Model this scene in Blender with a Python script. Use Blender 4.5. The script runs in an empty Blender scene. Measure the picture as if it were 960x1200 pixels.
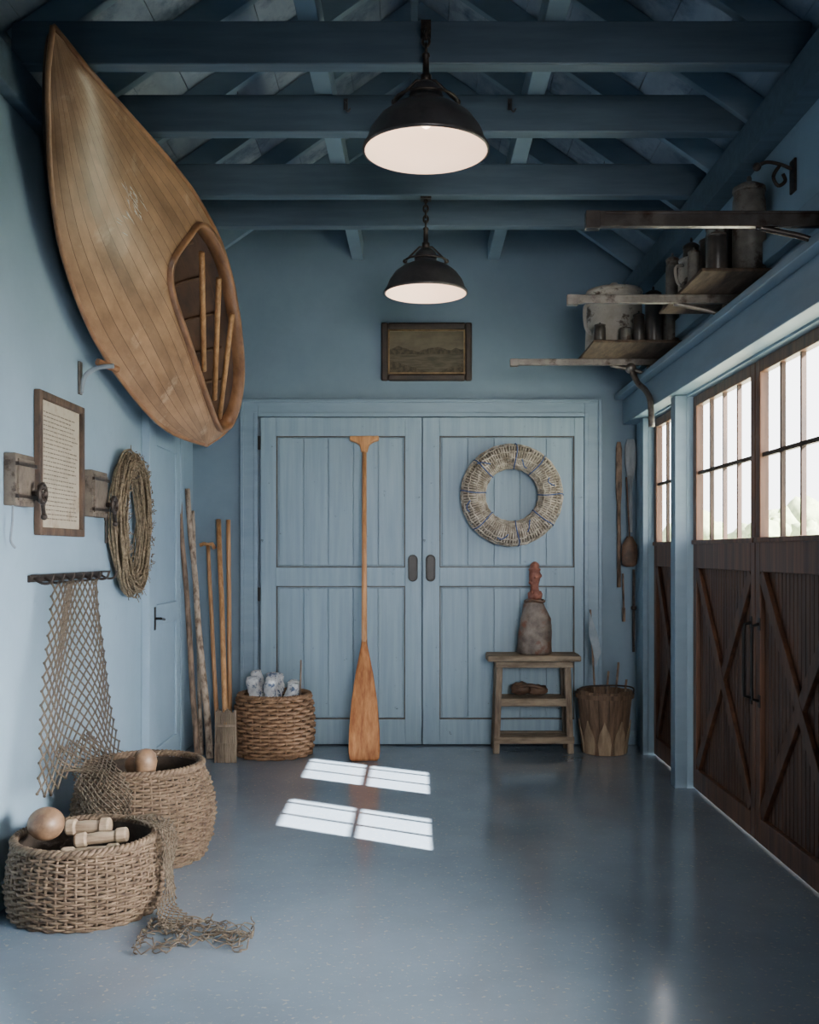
import bpy, math, random
from mathutils import Vector, Matrix, noise
random.seed(7)
F=1200.0; CH=1.4; VX=490.0; VY=648.0
def P(px,py,Y): return Vector(((px-VX)*Y/F, Y, CH-(py-VY)*Y/F))
def PX(px,py,X):
    Y=F*X/(px-VX); return Vector((X,Y,CH-(py-VY)*Y/F))
def lin(c):
    return tuple(((x/255)/12.92 if x/255<=.04045 else ((x/255+.055)/1.055)**2.4) for x in c)+(1,)
V=Vector
# ---------------------------------------------------------------- materials
def newmat(name):
    m=bpy.data.materials.new(name); m.use_nodes=True
    nt=m.node_tree; b=nt.nodes['Principled BSDF']; return m,nt,b
def mat(name,c1,c2=None,rough=.6,metal=0,scale=(6,6,6),ramp=(.35,.65),bump=.15,bdist=.01,detail=6,spots=None,spotscale=20,spotth=(.62,.7),coat=0,spec=.5,seams=None):
    m,nt,b=newmat(name); N=nt.nodes; Lk=nt.links
    tc=N.new('ShaderNodeTexCoord'); mp=N.new('ShaderNodeMapping'); mp.inputs['Scale'].default_value=scale
    Lk.new(tc.outputs['Object'],mp.inputs['Vector'])
    nz=N.new('ShaderNodeTexNoise'); nz.inputs['Scale'].default_value=1; nz.inputs['Detail'].default_value=detail; nz.inputs['Roughness'].default_value=.62
    Lk.new(mp.outputs[0],nz.inputs['Vector'])
    r=N.new('ShaderNodeValToRGB'); r.color_ramp.elements[0].position=ramp[0]; r.color_ramp.elements[1].position=ramp[1]
    r.color_ramp.elements[0].color=lin(c1); r.color_ramp.elements[1].color=lin(c2 or c1)
    Lk.new(nz.outputs['Fac'],r.inputs['Fac']); out=r.outputs['Color']
    if spots:
        n2=N.new('ShaderNodeTexNoise'); n2.inputs['Scale'].default_value=spotscale; n2.inputs['Detail'].default_value=8; n2.inputs['Roughness'].default_value=.7
        Lk.new(tc.outputs['Object'],n2.inputs['Vector'])
        r2=N.new('ShaderNodeValToRGB'); r2.color_ramp.elements[0].position=spotth[0]; r2.color_ramp.elements[1].position=spotth[1]
        Lk.new(n2.outputs['Fac'],r2.inputs['Fac'])
        mx=N.new('ShaderNodeMixRGB'); mx.inputs['Color2'].default_value=lin(spots)
        Lk.new(r2.outputs['Color'],mx.inputs['Fac']); Lk.new(out,mx.inputs['Color1']); out=mx.outputs['Color']
    if seams: # UV plank seams
        uv=N.new('ShaderNodeSeparateXYZ'); Lk.new(tc.outputs['UV'],uv.inputs[0])
        mu=N.new('ShaderNodeMath'); mu.operation='MULTIPLY'; mu.inputs[1].default_value=seams; Lk.new(uv.outputs['X'],mu.inputs[0])
        fr=N.new('ShaderNodeMath'); fr.operation='FRACT'; Lk.new(mu.outputs[0],fr.inputs[0])
        gt=N.new('ShaderNodeMath'); gt.operation='LESS_THAN'; gt.inputs[1].default_value=.05; Lk.new(fr.outputs[0],gt.inputs[0])
        fl=N.new('ShaderNodeMath'); fl.operation='FLOOR'; Lk.new(mu.outputs[0],fl.inputs[0])
        wn=N.new('ShaderNodeTexWhiteNoise'); wn.noise_dimensions='1D'; Lk.new(fl.outputs[0],wn.inputs['W'])
        hs=N.new('ShaderNodeHueSaturation'); ma=N.new('ShaderNodeMapRange'); ma.inputs['To Min'].default_value=.82; ma.inputs['To Max'].default_value=1.1
        Lk.new(wn.outputs['Value'],ma.inputs['Value']); Lk.new(ma.outputs[0],hs.inputs['Value']); Lk.new(out,hs.inputs['Color'])
        m2=N.new('ShaderNodeMixRGB'); m2.inputs['Color2'].default_value=lin((84,58,40)); Lk.new(gt.outputs[0],m2.inputs['Fac']); Lk.new(hs.outputs[0],m2.inputs['Color1']); out=m2.outputs['Color']
    Lk.new(out,b.inputs['Base Color'])
    b.inputs['Roughness'].default_value=rough; b.inputs['Metallic'].default_value=metal
    b.inputs['Coat Weight'].default_value=coat; b.inputs['Specular IOR Level'].default_value=spec
    if bump:
        bp=N.new('ShaderNodeBump'); bp.inputs['Strength'].default_value=bump; bp.inputs['Distance'].default_value=bdist
        Lk.new(nz.outputs['Fac'],bp.inputs['Height']); Lk.new(bp.outputs[0],b.inputs['Normal'])
    return m
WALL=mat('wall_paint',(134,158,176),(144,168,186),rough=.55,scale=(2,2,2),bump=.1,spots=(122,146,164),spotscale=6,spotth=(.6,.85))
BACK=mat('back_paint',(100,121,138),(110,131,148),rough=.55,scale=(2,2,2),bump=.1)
TRIM=mat('trim_paint',(112,134,151),(122,144,161),rough=.45,scale=(3,3,12),bump=.12,bdist=.004)
DOORP=mat('door_paint',(118,141,158),(132,155,170),rough=.5,scale=(30,30,1.5),bump=.35,bdist=.004,spots=(74,86,94),spotscale=14,spotth=(.65,.70))
BEAM=mat('beam_paint',(72,90,105),(86,104,119),rough=.5,scale=(2,20,20),bump=.2,bdist=.004)
SHEATH=mat('roof_board_paint',(116,132,150),(160,170,184),rough=.7,scale=(3,1,3),bump=.3,spots=(84,102,122),spotscale=3,spotth=(.5,.66))
WALNUT=mat('walnut',(72,46,33),(120,82,60),rough=.42,scale=(25,25,1.6),bump=.4,bdist=.003)
WALNUTD=mat('walnut_dark',(58,37,27),(104,71,52),rough=.5,scale=(25,25,1.6),bump=.4,bdist=.003)
MUNT=mat('muntin_wood',(46,31,23),(76,53,39),rough=.6,scale=(25,25,3),bump=.2,bdist=.003)
PADW=mat('paddle_varnish',(164,110,66),(206,152,102),rough=.42,scale=(38,38,1.4),bump=.05)
PADD=mat('paddle_blade_varnish',(134,80,46),(184,124,78),rough=.55,scale=(38,38,1.4),bump=.05,spec=.2)
GOLDW=mat('golden_pole',(146,102,62),(194,148,102),rough=.45,scale=(40,40,2),bump=.1)
BIRCH=mat('birch_pole',(96,78,64),(174,156,138),rough=.7,scale=(30,30,14),ramp=(.36,.54),bump=.4)
DARKP=mat('dark_pole',(68,54,44),(130,108,90),rough=.7,scale=(30,30,8),ramp=(.4,.6),bump=.4)
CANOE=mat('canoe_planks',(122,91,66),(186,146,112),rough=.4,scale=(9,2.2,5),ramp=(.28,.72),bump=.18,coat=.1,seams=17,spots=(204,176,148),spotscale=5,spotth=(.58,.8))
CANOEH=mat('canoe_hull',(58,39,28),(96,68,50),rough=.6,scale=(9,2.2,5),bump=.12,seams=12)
CANOER=mat('canoe_rim',(122,84,56),(172,126,90),rough=.4,scale=(12,3,8),bump=.1,coat=.1)
SCUFF=mat('white_scuff',(198,188,178),(228,222,214),rough=.8,scale=(30,30,30))
IRON=mat('dark_iron',(44,40,38),(76,66,60),rough=.45,metal=.6,scale=(30,30,30),bump=.15,bdist=.002)
BRONZE=mat('dark_bronze',(64,62,63),(86,82,82),rough=.38,metal=.45,scale=(12,12,12),bump=.05,bdist=.002)
STEEL=mat('worn_steel',(96,90,85),(130,124,118),rough=.36,metal=.7,scale=(14,14,14),bump=.05,bdist=.001,spots=(66,54,46),spotscale=12,spotth=(.54,.68))
STEELD=mat('dark_worn_steel',(62,56,54),(96,90,86),rough=.25,metal=.75,scale=(12,12,12),bump=.05,bdist=.001,spots=(54,38,30),spotscale=10,spotth=(.58,.7))
BLACK=mat('black_iron',(18,18,19),(30,29,29),rough=.4,metal=.4,scale=(20,20,20),bump=.1,bdist=.002)
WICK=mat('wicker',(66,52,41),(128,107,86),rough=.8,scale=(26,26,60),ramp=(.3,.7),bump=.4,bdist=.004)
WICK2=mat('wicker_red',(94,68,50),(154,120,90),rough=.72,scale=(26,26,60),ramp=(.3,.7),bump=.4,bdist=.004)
WICKD=mat('wicker_shaded',(42,34,28),(58,48,38),rough=.9,scale=(30,30,30),bump=.4)  # shade inside baskets and bucket put into a darker wicker colour
NETM=mat('net_twine',(70,61,50),(104,92,77),rough=.85,scale=(60,60,60),bump=.3)
ROPE=mat('rope',(122,112,98),(196,186,170),rough=.85,scale=(20,20,20),bump=.5,bdist=.004)
ROPE2=mat('rope_coil_mat',(84,73,57),(142,126,103),rough=.9,scale=(60,60,60),bump=.5,bdist=.004)
BLUE=mat('blue_cord',(44,64,110),(74,98,146),rough=.7,scale=(50,50,50))
RINGC=mat('ring_core',(80,74,66),(124,114,102),rough=.9,scale=(20,20,20))
RUST=mat('rusty_brown',(78,68,62),(128,116,108),rough=.6,scale=(12,12,12),bump=.6,spots=(104,68,52),spotscale=9,spotth=(.52,.62))
RUSTR=mat('rusty_red',(98,54,44),(144,94,78),rough=.7,scale=(22,22,22),bump=.8)
OLDW=mat('weathered_wood',(92,78,64),(150,134,114),rough=.8,scale=(5,24,24),bump=.5)
SHELFW=mat('shelf_wood',(58,45,36),(98,80,65),rough=.8,scale=(24,5,24),bump=.5)
OLDWV=mat('weathered_wood_upright',(90,76,64),(146,130,112),rough=.8,scale=(24,24,4),bump=.5)
BUCK=mat('bucket_wood',(74,57,45),(122,98,78),rough=.75,scale=(24,24,3),bump=.5)
PALE=mat('pale_wood',(130,110,90),(174,154,130),rough=.55,scale=(8,30,30),bump=.1)
BALLW=mat('ball_wood',(92,70,54),(146,116,90),rough=.45,scale=(14,6,14),bump=.1)
BOXM=mat('aged_box',(84,75,66),(120,109,97),rough=.7,scale=(8,8,8),bump=.4,spots=(58,46,38),spotscale=12,spotth=(.54,.64))
PAPER=mat('aged_paper',(158,149,132),(186,176,158),rough=.9,scale=(6,6,6),bump=.1,spots=(132,117,96),spotscale=6,spotth=(.5,.7))
INK=mat('ink',(100,90,76),(114,104,90),rough=.9,bump=0)
FRAMED=mat('dark_frame',(34,26,21),(58,44,35),rough=.5,scale=(12,12,12),bump=.4)
FRAMEO=mat('old_frame',(52,40,33),(98,78,63),rough=.65,scale=(14,14,6),bump=.6)
GOLD=mat('gilt',(92,74,50),(126,104,72),rough=.4,metal=.5,scale=(20,20,20),bump=.2,bdist=.002)
ENAM=mat('cracked_enamel',(164,154,140),(202,194,181),rough=.5,scale=(6,6,6),bump=.4,spots=(84,68,55),spotscale=6,spotth=(.54,.60))
DARKC=mat('dark_ceramic',(46,43,42),(82,74,68),rough=.35,scale=(8,8,8),bump=.1)
GREYC=mat('grey_tin',(92,88,82),(136,130,122),rough=.5,metal=.2,scale=(8,8,8),bump=.2,spots=(74,58,47),spotscale=9,spotth=(.5,.6))
CLOTH=mat('crumpled_cloth',(158,162,168),(212,213,214),rough=.85,scale=(14,14,14),bump=.6,spots=(78,94,122),spotscale=16,spotth=(.52,.58))
LEATH=mat('leather',(66,48,38),(106,80,62),rough=.6,scale=(14,14,14),bump=.4)
SEPS=mat('sepia_sky',(88,81,67),(112,102,84),rough=.8,scale=(6,6,12))
SEPD=mat('sepia_dark',(60,52,41),(84,74,60),rough=.8,scale=(40,40,40),ramp=(.4,.6))
SEPW=mat('sepia_water',(66,60,48),(92,84,69),rough=.7,scale=(8,8,70),ramp=(.4,.6))
FOL=mat('foliage',(120,134,100),(160,170,130),rough=.9,scale=(3,3,3))
BARK=mat('bark',(110,100,90),(140,126,110),rough=.9,scale=(6,6,2))
GRASS=mat('grass',(150,156,136),(180,180,156),rough=1,scale=(1,1,1))
GREYCL=mat('greycloth',(120,132,142),(150,158,166),rough=.9)
# floor
def floormat():
    m,nt,b=newmat('polished_floor'); N=nt.nodes; Lk=nt.links
    tc=N.new('ShaderNodeTexCoord')
    nz=N.new('ShaderNodeTexNoise'); nz.inputs['Scale'].default_value=1.6; nz.inputs['Detail'].default_value=7; nz.inputs['Roughness'].default_value=.65; Lk.new(tc.outputs['Object'],nz.inputs['Vector'])
    r=N.new('ShaderNodeValToRGB'); r.color_ramp.elements[0].position=.3; r.color_ramp.elements[1].position=.7
    r.color_ramp.elements[0].color=lin((108,122,136)); r.color_ramp.elements[1].color=lin((124,138,152)); Lk.new(nz.outputs['Fac'],r.inputs['Fac'])
    n2=N.new('ShaderNodeTexNoise'); n2.inputs['Scale'].default_value=58; n2.inputs['Detail'].default_value=3; Lk.new(tc.outputs['Object'],n2.inputs['Vector'])
    r2=N.new('ShaderNodeValToRGB'); r2.color_ramp.elements[0].position=.62; r2.color_ramp.elements[1].position=.70; Lk.new(n2.outputs['Fac'],r2.inputs['Fac'])
    mx=N.new('ShaderNodeMixRGB'); mx.inputs['Color2'].default_value=lin((148,151,149)); Lk.new(r2.outputs[0],mx.inputs['Fac']); Lk.new(r.outputs[0],mx.inputs['Color1'])
    Lk.new(mx.outputs[0],b.inputs['Base Color'])
    mr=N.new('ShaderNodeMapRange'); mr.inputs['From Min'].default_value=.3; mr.inputs['From Max'].default_value=.7; mr.inputs['To Min'].default_value=.07; mr.inputs['To Max'].default_value=.16; Lk.new(nz.outputs['Fac'],mr.inputs['Value']); Lk.new(mr.outputs[0],b.inputs['Roughness'])
    b.inputs['Specular IOR Level'].default_value=1.0
    n3=N.new('ShaderNodeTexNoise'); n3.inputs['Scale'].default_value=16; n3.inputs['Detail'].default_value=4; Lk.new(tc.outputs['Object'],n3.inputs['Vector'])
    bp=N.new('ShaderNodeBump'); bp.inputs['Strength'].default_value=.24; bp.inputs['Distance'].default_value=.003; Lk.new(n3.outputs['Fac'],bp.inputs['Height']); Lk.new(bp.outputs[0],b.inputs['Normal'])
    return m
FLOORM=floormat()
def glassmat():
    m,nt,b=newmat('window_glass'); N=nt.nodes; N.remove(b)
    t=N.new('ShaderNodeBsdfTransparent'); g=N.new('ShaderNodeBsdfGlossy'); g.inputs['Roughness'].default_value=.02
    mx=N.new('ShaderNodeMixShader'); mx.inputs[0].default_value=.05
    nt.links.new(t.outputs[0],mx.inputs[1]); nt.links.new(g.outputs[0],mx.inputs[2]); nt.links.new(mx.outputs[0],N['Material Output'].inputs[0]); return m
GLASS=glassmat()
def jarmat():
    m,nt,b=newmat('jar_glass'); b.inputs['Base Color'].default_value=lin((150,154,150)); b.inputs['Roughness'].default_value=.1; b.inputs['Transmission Weight'].default_value=.4; return m
JAR=jarmat()
def emis(name,col,base,s):
    m,nt,b=newmat(name); b.inputs['Base Color'].default_value=lin(base); b.inputs['Emission Color'].default_value=lin(col); b.inputs['Emission Strength'].default_value=s; b.inputs['Roughness'].default_value=.5; return m
LINING=emis('glowing_enamel_lining',(255,214,186),(240,220,204),.36)  # slight emission stands in for bulb light on the enamel
BULBM=emis('bulb_glow',(255,228,200),(255,240,220),1.2)
# ---------------------------------------------------------------- mesh builder
class MB:
    def __init__(s): s.v=[]; s.f=[]; s.uv=[]
    def box(s,x0,x1,y0,y1,z0,z1):
        b=len(s.v)
        for x in (x0,x1):
            for y in (y0,y1):
                for z in (z0,z1): s.v.append(V((x,y,z)))
        for q in ((0,1,3,2),(4,6,7,5),(0,4,5,1),(2,3,7,6),(0,2,6,4),(1,5,7,3)): s.f.append(tuple(b+i for i in q))
        return s
    def obox(s,a,c,w,d,up=(0,0,1)):
        a=V(a);c=V(c);t=(c-a).normalized();u=V(up)
        if abs(t.dot(u))>.98: u=V((0,1,0))
        r=t.cross(u).normalized(); u2=r.cross(t).normalized(); b=len(s.v)
        for p in (a,c):
            for i,j in ((-1,-1),(1,-1),(1,1),(-1,1)): s.v.append(p+r*w/2*i+u2*d/2*j)
        s.f+=[(b,b+1,b+2,b+3)[::-1],(b+4,b+5,b+6,b+7)]
        for i in range(4):
            k=(i+1)%4; s.f.append((b+i,b+k,b+4+k,b+4+i))
        return s
    def tube(s,pts,r,n=8,closed=False,flat=1.0,updir=None):
        pts=[V(p) for p in pts]; m=len(pts); b=len(s.v); prev=None
        for i,p in enumerate(pts):
            if closed: t=pts[(i+1)%m]-pts[(i-1)%m]
            else: t=pts[min(i+1,m-1)]-pts[max(i-1,0)]
            if t.length<1e-9: t=V((0,0,1))
            t.normalize()
            if prev is None:
                u=V((0,0,1)) if abs(t.z)<.9 else V((1,0,0)); u=u-t*u.dot(t)
            else: u=prev-t*prev.dot(t)
            if u.length<1e-6: u=V((1,0,0))-t*t.x
            u.normalize(); prev=u; w=t.cross(u)
            rr=r[i] if isinstance(r,(list,tuple)) else r
            for k in range(n):
                a=2*math.pi*k/n; s.v.append(p+u*math.cos(a)*rr+w*math.sin(a)*rr*flat)
        for i in range(m if closed else m-1):
            i2=(i+1)%m
            for k in range(n):
                k2=(k+1)%n; s.f.append((b+i*n+k,b+i*n+k2,b+i2*n+k2,b+i2*n+k))
        if not closed:
            s.f.append(tuple(b+k for k in range(n))[::-1]); s.f.append(tuple(b+(m-1)*n+k for k in range(n)))
        return s
    def lathe(s,prof,c,n=32,cap=True,sx=1,sy=1):
        b=len(s.v); c=V(c)
        for r,z in prof:
            for k in range(n):
                a=2*math.pi*k/n; s.v.append(c+V((r*math.cos(a)*sx,r*math.sin(a)*sy,z)))
        m=len(prof)
        for i in range(m-1):
            for k in range(n):
                k2=(k+1)%n; s.f.append((b+i*n+k,b+i*n+k2,b+(i+1)*n+k2,b+(i+1)*n+k))
        if cap:
            s.f.append(tuple(b+k for k in range(n))[::-1]); s.f.append(tuple(b+(m-1)*n+k for k in range(n)))
        return s
    def poly(s,pts,th,dirv):
        b=len(s.v); n=len(pts); d=V(dirv)*th
        for p in pts: s.v.append(V(p))
        for p in pts: s.v.append(V(p)+d)
        s.f.append(tuple(range(b,b+n))); s.f.append(tuple(range(b+n,b+2*n))[::-1])
        for i in range(n):
            j=(i+1)%n; s.f.append((b+i,b+n+i,b+n+j,b+j))
        return s
    def ball(s,c,r,n=16,m=10,sc=(1,1,1),jit=0):
        b=len(s.v); c=V(c)
        for i in range(m+1):
            ph=math.pi*i/m
            for k in range(n):
                a=2*math.pi*k/n; d=V((math.sin(ph)*math.cos(a)*sc[0],math.sin(ph)*math.sin(a)*sc[1],math.cos(ph)*sc[2]))
                q=1+(jit*noise.noise(d*2.3+c*3) if jit else 0)
                s.v.append(c+d*r*q)
        for i in range(m):
            for k in range(n):
                k2=(k+1)%n; s.f.append((b+i*n+k,b+(i+1)*n+k,b+(i+1)*n+k2,b+i*n+k2))
        return s
    def obj(s,name,m,parent=None,smooth=False,bevel=0,solid=0,soloff=0,**kw):
        xs=[p.x for p in s.v];ys=[p.y for p in s.v];zs=[p.z for p in s.v]
        loc=V(((min(xs)+max(xs))/2,(min(ys)+max(ys))/2,min(zs)))
        me=bpy.data.meshes.new(name); me.from_pydata([tuple(p-loc) for p in s.v],[],s.f); me.update()
        if s.uv:
            ul=me.uv_layers.new(name='UVMap')
            for lp in me.loops: ul.data[lp.index].uv=s.uv[lp.vertex_index]
        import bmesh
        bm=bmesh.new(); bm.from_mesh(me); bmesh.ops.recalc_face_normals(bm,faces=bm.faces); bm.to_mesh(me); bm.free()
        o=bpy.data.objects.new(name,me); bpy.context.collection.objects.link(o)
        me.materials.append(m)
        if smooth:
            for p in me.polygons: p.use_smooth=True
        if parent is not None:
            o.parent=parent; o.location=loc-parent.location
        else: o.location=loc
        if solid:
            q=o.modifiers.new('solid','SOLIDIFY'); q.thickness=solid; q.offset=soloff
        if bevel:
            q=o.modifiers.new('bevel','BEVEL'); q.width=bevel; q.segments=2; q.limit_method='ANGLE'
        for k,val in kw.items(): o[k]=val
        return o
def thing(name,loc,label,category,group=None):
    e=bpy.data.objects.new(name,None); e.empty_display_size=.05; bpy.context.collection.objects.link(e); e.location=V(loc)
    e['label']=label; e['category']=category
    if group: e['group']=group
    return e
def struct(o,label,cat='structure'):
    o['kind']='structure'; o['label']=label; o['category']=cat; return o
def cr(pts,n):
    pts=[V(p) for p in pts]; out=[]; m=len(pts)
    for i in range(m-1):
        p0=pts[max(i-1,0)];p1=pts[i];p2=pts[i+1];p3=pts[min(i+2,m-1)]
        for k in range(n):
            t=k/n; out.append(.5*((2*p1)+(p2-p0)*t+(2*p0-5*p1+4*p2-p3)*t*t+(3*p1-p0-3*p2+p3)*t**3))
    out.append(pts[-1]); return out
def resample(pts,N):
    d=[0]
    for i in range(1,len(pts)): d.append(d[-1]+(pts[i]-pts[i-1]).length)
    out=[];j=0
    for k in range(N+1):
        t=d[-1]*k/N
        while j<len(d)-2 and d[j+1]<t: j+=1
        f=(t-d[j])/max(1e-9,d[j+1]-d[j]); out.append(pts[j].lerp(pts[j+1],min(1,max(0,f))))
    return out
# ---------------------------------------------------------------- room
XL=-1.65; XR=1.6; YB=7.5; YF=-1.0; EV=3.42; RX=-.02; RZ=4.66
struct(MB().box(XL-.2,XR+.2,YF-.2,YB+.2,-.1,0).obj('floor',FLOORM),'polished blue-grey speckled concrete floor','floor')
struct(MB().box(XL-.15,XL,YF,YB,0,EV).obj('wall_left',WALL),'light blue painted wall','wall')
w=MB(); xo=XR+.15
w.box(XR,xo,YF,3.84,0,EV).box(XR,1.69,6.09,6.24,0,2.33).box(XR,1.69,7.1,YB,0,2.33).box(XR,xo,3.84,YB,2.33,EV)
struct(w.obj('wall_right',WALL),'blue painted wall with garage door openings','wall')
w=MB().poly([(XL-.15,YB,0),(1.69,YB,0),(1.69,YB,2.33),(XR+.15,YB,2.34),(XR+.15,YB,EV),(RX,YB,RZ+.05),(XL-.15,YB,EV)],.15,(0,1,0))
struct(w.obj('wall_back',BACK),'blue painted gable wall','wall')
w=MB().poly([(XL-.15,YF,0),(XR+.15,YF,0),(XR+.15,YF,EV),(RX,YF,RZ+.05),(XL-.15,YF,EV)],.15,(0,-1,0))
struct(w.obj('wall_front',WALL),'blue painted gable wall','wall')
w=MB()
for sgn,xe in ((-1,XL-.15),(1,XR+.15)):
    a=V((RX,0,RZ)); e=V((xe,0,EV-.0)); n=9; L=(e-a).length; t=(e-a).normalized(); nrm=V((-t.z,0,t.x)); 
    if nrm.z<0: nrm=-nrm
    for i in range(n):
        p=a+t*(L*i/n+.002); q=a+t*(L*(i+1)/n-.002)
        w.poly([V((p.x,YF,p.z)),V((q.x,YF,q.z)),V((q.x,YB,q.z)),V((p.x,YB,p.z))],.03,nrm)
    p=a+nrm*.03;q=e+nrm*.03
    w.poly([V((p.x,YF,p.z)),V((q.x,YF,q.z)),V((q.x,YB,q.z)),V((p.x,YB,p.z))],.03,nrm)
struct(w.obj('ceiling',SHEATH),'pitched roof of pale grey-blue boards','ceiling')
tn=[0]
def trim(mb,label,m=TRIM,bevel=.004,cat='trim'):
    tn[0]+=1
    return struct(mb.obj('trim_%d'%tn[0],m,bevel=bevel),label,cat)
ZB=3.37; ZT=3.545
for yf,yb in ((1.2,1.28),(2.3,2.38),(3.3,3.37),(4.125,4.2),(4.79,4.87),(5.64,5.72),(6.17,6.25)):
    trim(MB().box(XL+.01,XR-.01,yf,yb,ZB,ZT),'blue painted horizontal tie beam under the roof',BEAM,.006,'beam')
for x in (-.485,.51):
    trim(MB().box(x,x+.085,1,YB-.001,ZT+.002,ZT+.13),'blue painted lengthwise beam resting on the tie beams',TRIM,.004,'beam')
yy=2.3
while yy<7.45:
    for xe in (XL+.02,XR-.02):
        a=V((RX,yy,RZ-.085)) 
        sl=(RZ-EV)/abs((XL-.15 if xe<0 else XR+.15)-RX)
        e=V((xe,yy,RZ-.085-sl*abs(xe-RX)))
        trim(MB().obox(a,e,.05,.13,up=(0,0,1)),'blue painted sloping roof rafter',TRIM,.003,'rafter')
    yy+=.62
trim(MB().box(RX-.02,RX+.02,1,YB-.001,RZ-.3,RZ-.16),'blue painted ridge board',BEAM,.003,'beam')
trim(MB().box(XR-.1,XR-.001,YF,YB-.001,ZB-.16,ZB-.001),'blue painted wall plate',BEAM,.004)
trim(MB().box(XL+.001,XL+.06,YF,YB-.001,ZB-.16,ZB-.001),'blue painted wall plate',BEAM,.004)
trim(MB().box(1.5,XR-.001,1.0,YB-.002,2.34,2.52),'blue painted header beam over the garage doors')
trim(MB().box(1.44,XR-.001,1.0,YB-.002,2.522,2.56),'blue painted ledge board on the header')
trim(MB().box(1.55,XR-.001,1.0,YB-.002,2.70,2.80),'blue painted rail board')
trim(MB().box(1.53,1.69,6.095,6.2,0,2.338),'blue painted door post')
trim(MB().box(1.56,XR-.001,7.1,7.2,0,2.338),'blue painted door post')
trim(MB().box(1.56,XR-.001,3.70,3.835,0,2.338),'blue painted door post')
def casing(x0,x1,z1,wd,y0=7.455,y1=7.499):
    w=MB().box(x0,x0+wd,y0,y1,0,z1).box(x1-wd,x1,y0,y1,0,z1).box(x0+wd,x1-wd,y0,y1,z1-wd,z1)
    w.box(x0+wd-.03,x0+wd,y0-.012,y0,0,z1-wd+.03).box(x1-wd,x1-wd+.03,y0-.012,y0,0,z1-wd+.03).box(x0+wd,x1-wd,y0-.012,y0,z1-wd,z1-wd+.03)
    w.box(x0-.012,x0+.012,y0-.015,y0,0,z1+.01).box(x1-.012,x1+.012,y0-.015,y0,0,z1+.01).box(x0+.012,x1-.012,y0-.015,y0,z1-.014,z1+.01)
    return w
trim(casing(-1.281,1.325,2.506,.115),'blue painted door casing',TRIM,.004)
BEAD=mat('bead_brown',(58,56,53),(92,87,79),rough=.6)
def backdoor(n,x0,x1,px0,px1,hx):
    yf=7.44
    w=MB().box(x0,x1,yf+.03,7.495,.01,2.385)
    z1,z2,z3,z4=.19,1.16,1.295,2.25
    for a,b,c,d in ((x0,px0,.01,2.385),(px1,x1,.01,2.385),(px0,px1,.01,z1),(px0,px1,z2,z3),(px0,px1,z4,2.385)):
        w.box(a,b,yf,yf+.03,c,d)
    for za,zb in ((z1,z2),(z3,z4)):
        k=5; g=.003; W=(px1-px0-.03)
        for i in range(k):
            a=px0+.015+W*i/k+g; b=px0+.015+W*(i+1)/k-g
            w.box(a,b,yf+.016,yf+.03,za+.015,zb-.015)
    o=struct(w.obj('door_%d'%n,DOORP,bevel=.0035),'blue painted wooden double door leaf with planked panels','door')
    bd=MB()
    for za,zb in ((z1,z2),(z3,z4)):
        t=.007
        bd.box(px0,px0+t,yf+.004,yf+.03,za,zb).box(px1-t,px1,yf+.004,yf+.03,za,zb).box(px0+t,px1-t,yf+.004,yf+.03,za,za+t).box(px0+t,px1-t,yf+.004,yf+.03,zb-t,zb)
    bd.obj('panel_bead',BEAD,o,label='thin worn dark bead around the panels')
    h=MB(); zc=1.29; pts=[]
    for s in range(24):
        a=2*math.pi*s/24; x=.03*math.cos(a); z=.03*math.sin(a)+(.062 if math.sin(a)>=0 else -.062); pts.append(V((hx+x,yf-.014,zc+z)))
    h.tube(pts,.006,6,closed=True)
    h.poly([V((p.x,yf-.012,p.z)) for p in pts],.01,(0,1,0))
    h.obj('flush_pull',BLACK,o,label='black oval flush pull handle')
    return o
backdoor(1,-1.144,.026,(325-490)/160,(475-490)/160,(484-490)/160)
backdoor(2,.034,1.205,(515-490)/160,(672-490)/160,(503-490)/160+.01)
for i,z in enumerate((1.1,2.2)):
    q=MB().box(-1.165,-1.145,7.43,7.45,z-.05,z+.05).obj('hinge',BLACK,bevel=.003); q['label']='small dark iron door hinge on the blue double door'; q['category']='hinge'; q['group']='door hinges'
def leftdoor():
    y0,y1,z1=6.12,6.98,2.26
    x=XL
    w=MB().box(x+.001,x+.03,y0+.07,y1-.07,.01,z1-.07)
    for a,b,c,d in ((y0+.07,y0+.17,.01,z1-.07),(y1-.17,y1-.07,.01,z1-.07),(y0+.17,y1-.17,.01,.2),(y0+.17,y1-.17,.95,1.08),(y0+.17,y1-.17,z1-.2,z1-.07)):
        w.box(x+.03,x+.045,a,b,c,d)
    o=struct(w.obj('door_3',WALL,bevel=.004),'light blue painted panel door','door')
    MB().tube([(x+.045,y0+.12,1.0),(x+.085,y0+.12,1.0),(x+.085,y0+.20,.99)],.008,8).box(x+.045,x+.05,y0+.105,y0+.135,.93,1.07).obj('lever_handle',BLACK,o)
    trim(MB().box(x+.001,x+.05,y0-.02,y0+.065,0,z1).box(x+.001,x+.05,y1-.065,y1+.02,0,z1).box(x+.001,x+.05,y0+.065,y1-.065,z1-.065,z1+.02),'light blue painted door casing',WALL)
leftdoor()
struct(MB().box(XL+.001,XL+.02,YF,6.09,0,.1).obj('baseboard_left',WALL,bevel=.003),'light blue painted skirting board','baseboard')
w=MB().box(XL+.002,-1.30,YB-.02,YB-.001,0,.1).box(1.34,XR-.001,YB-.02,YB-.001,0,.1)
struct(w.obj('baseboard_back',TRIM,bevel=.003),'blue painted skirting board','baseboard')
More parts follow.
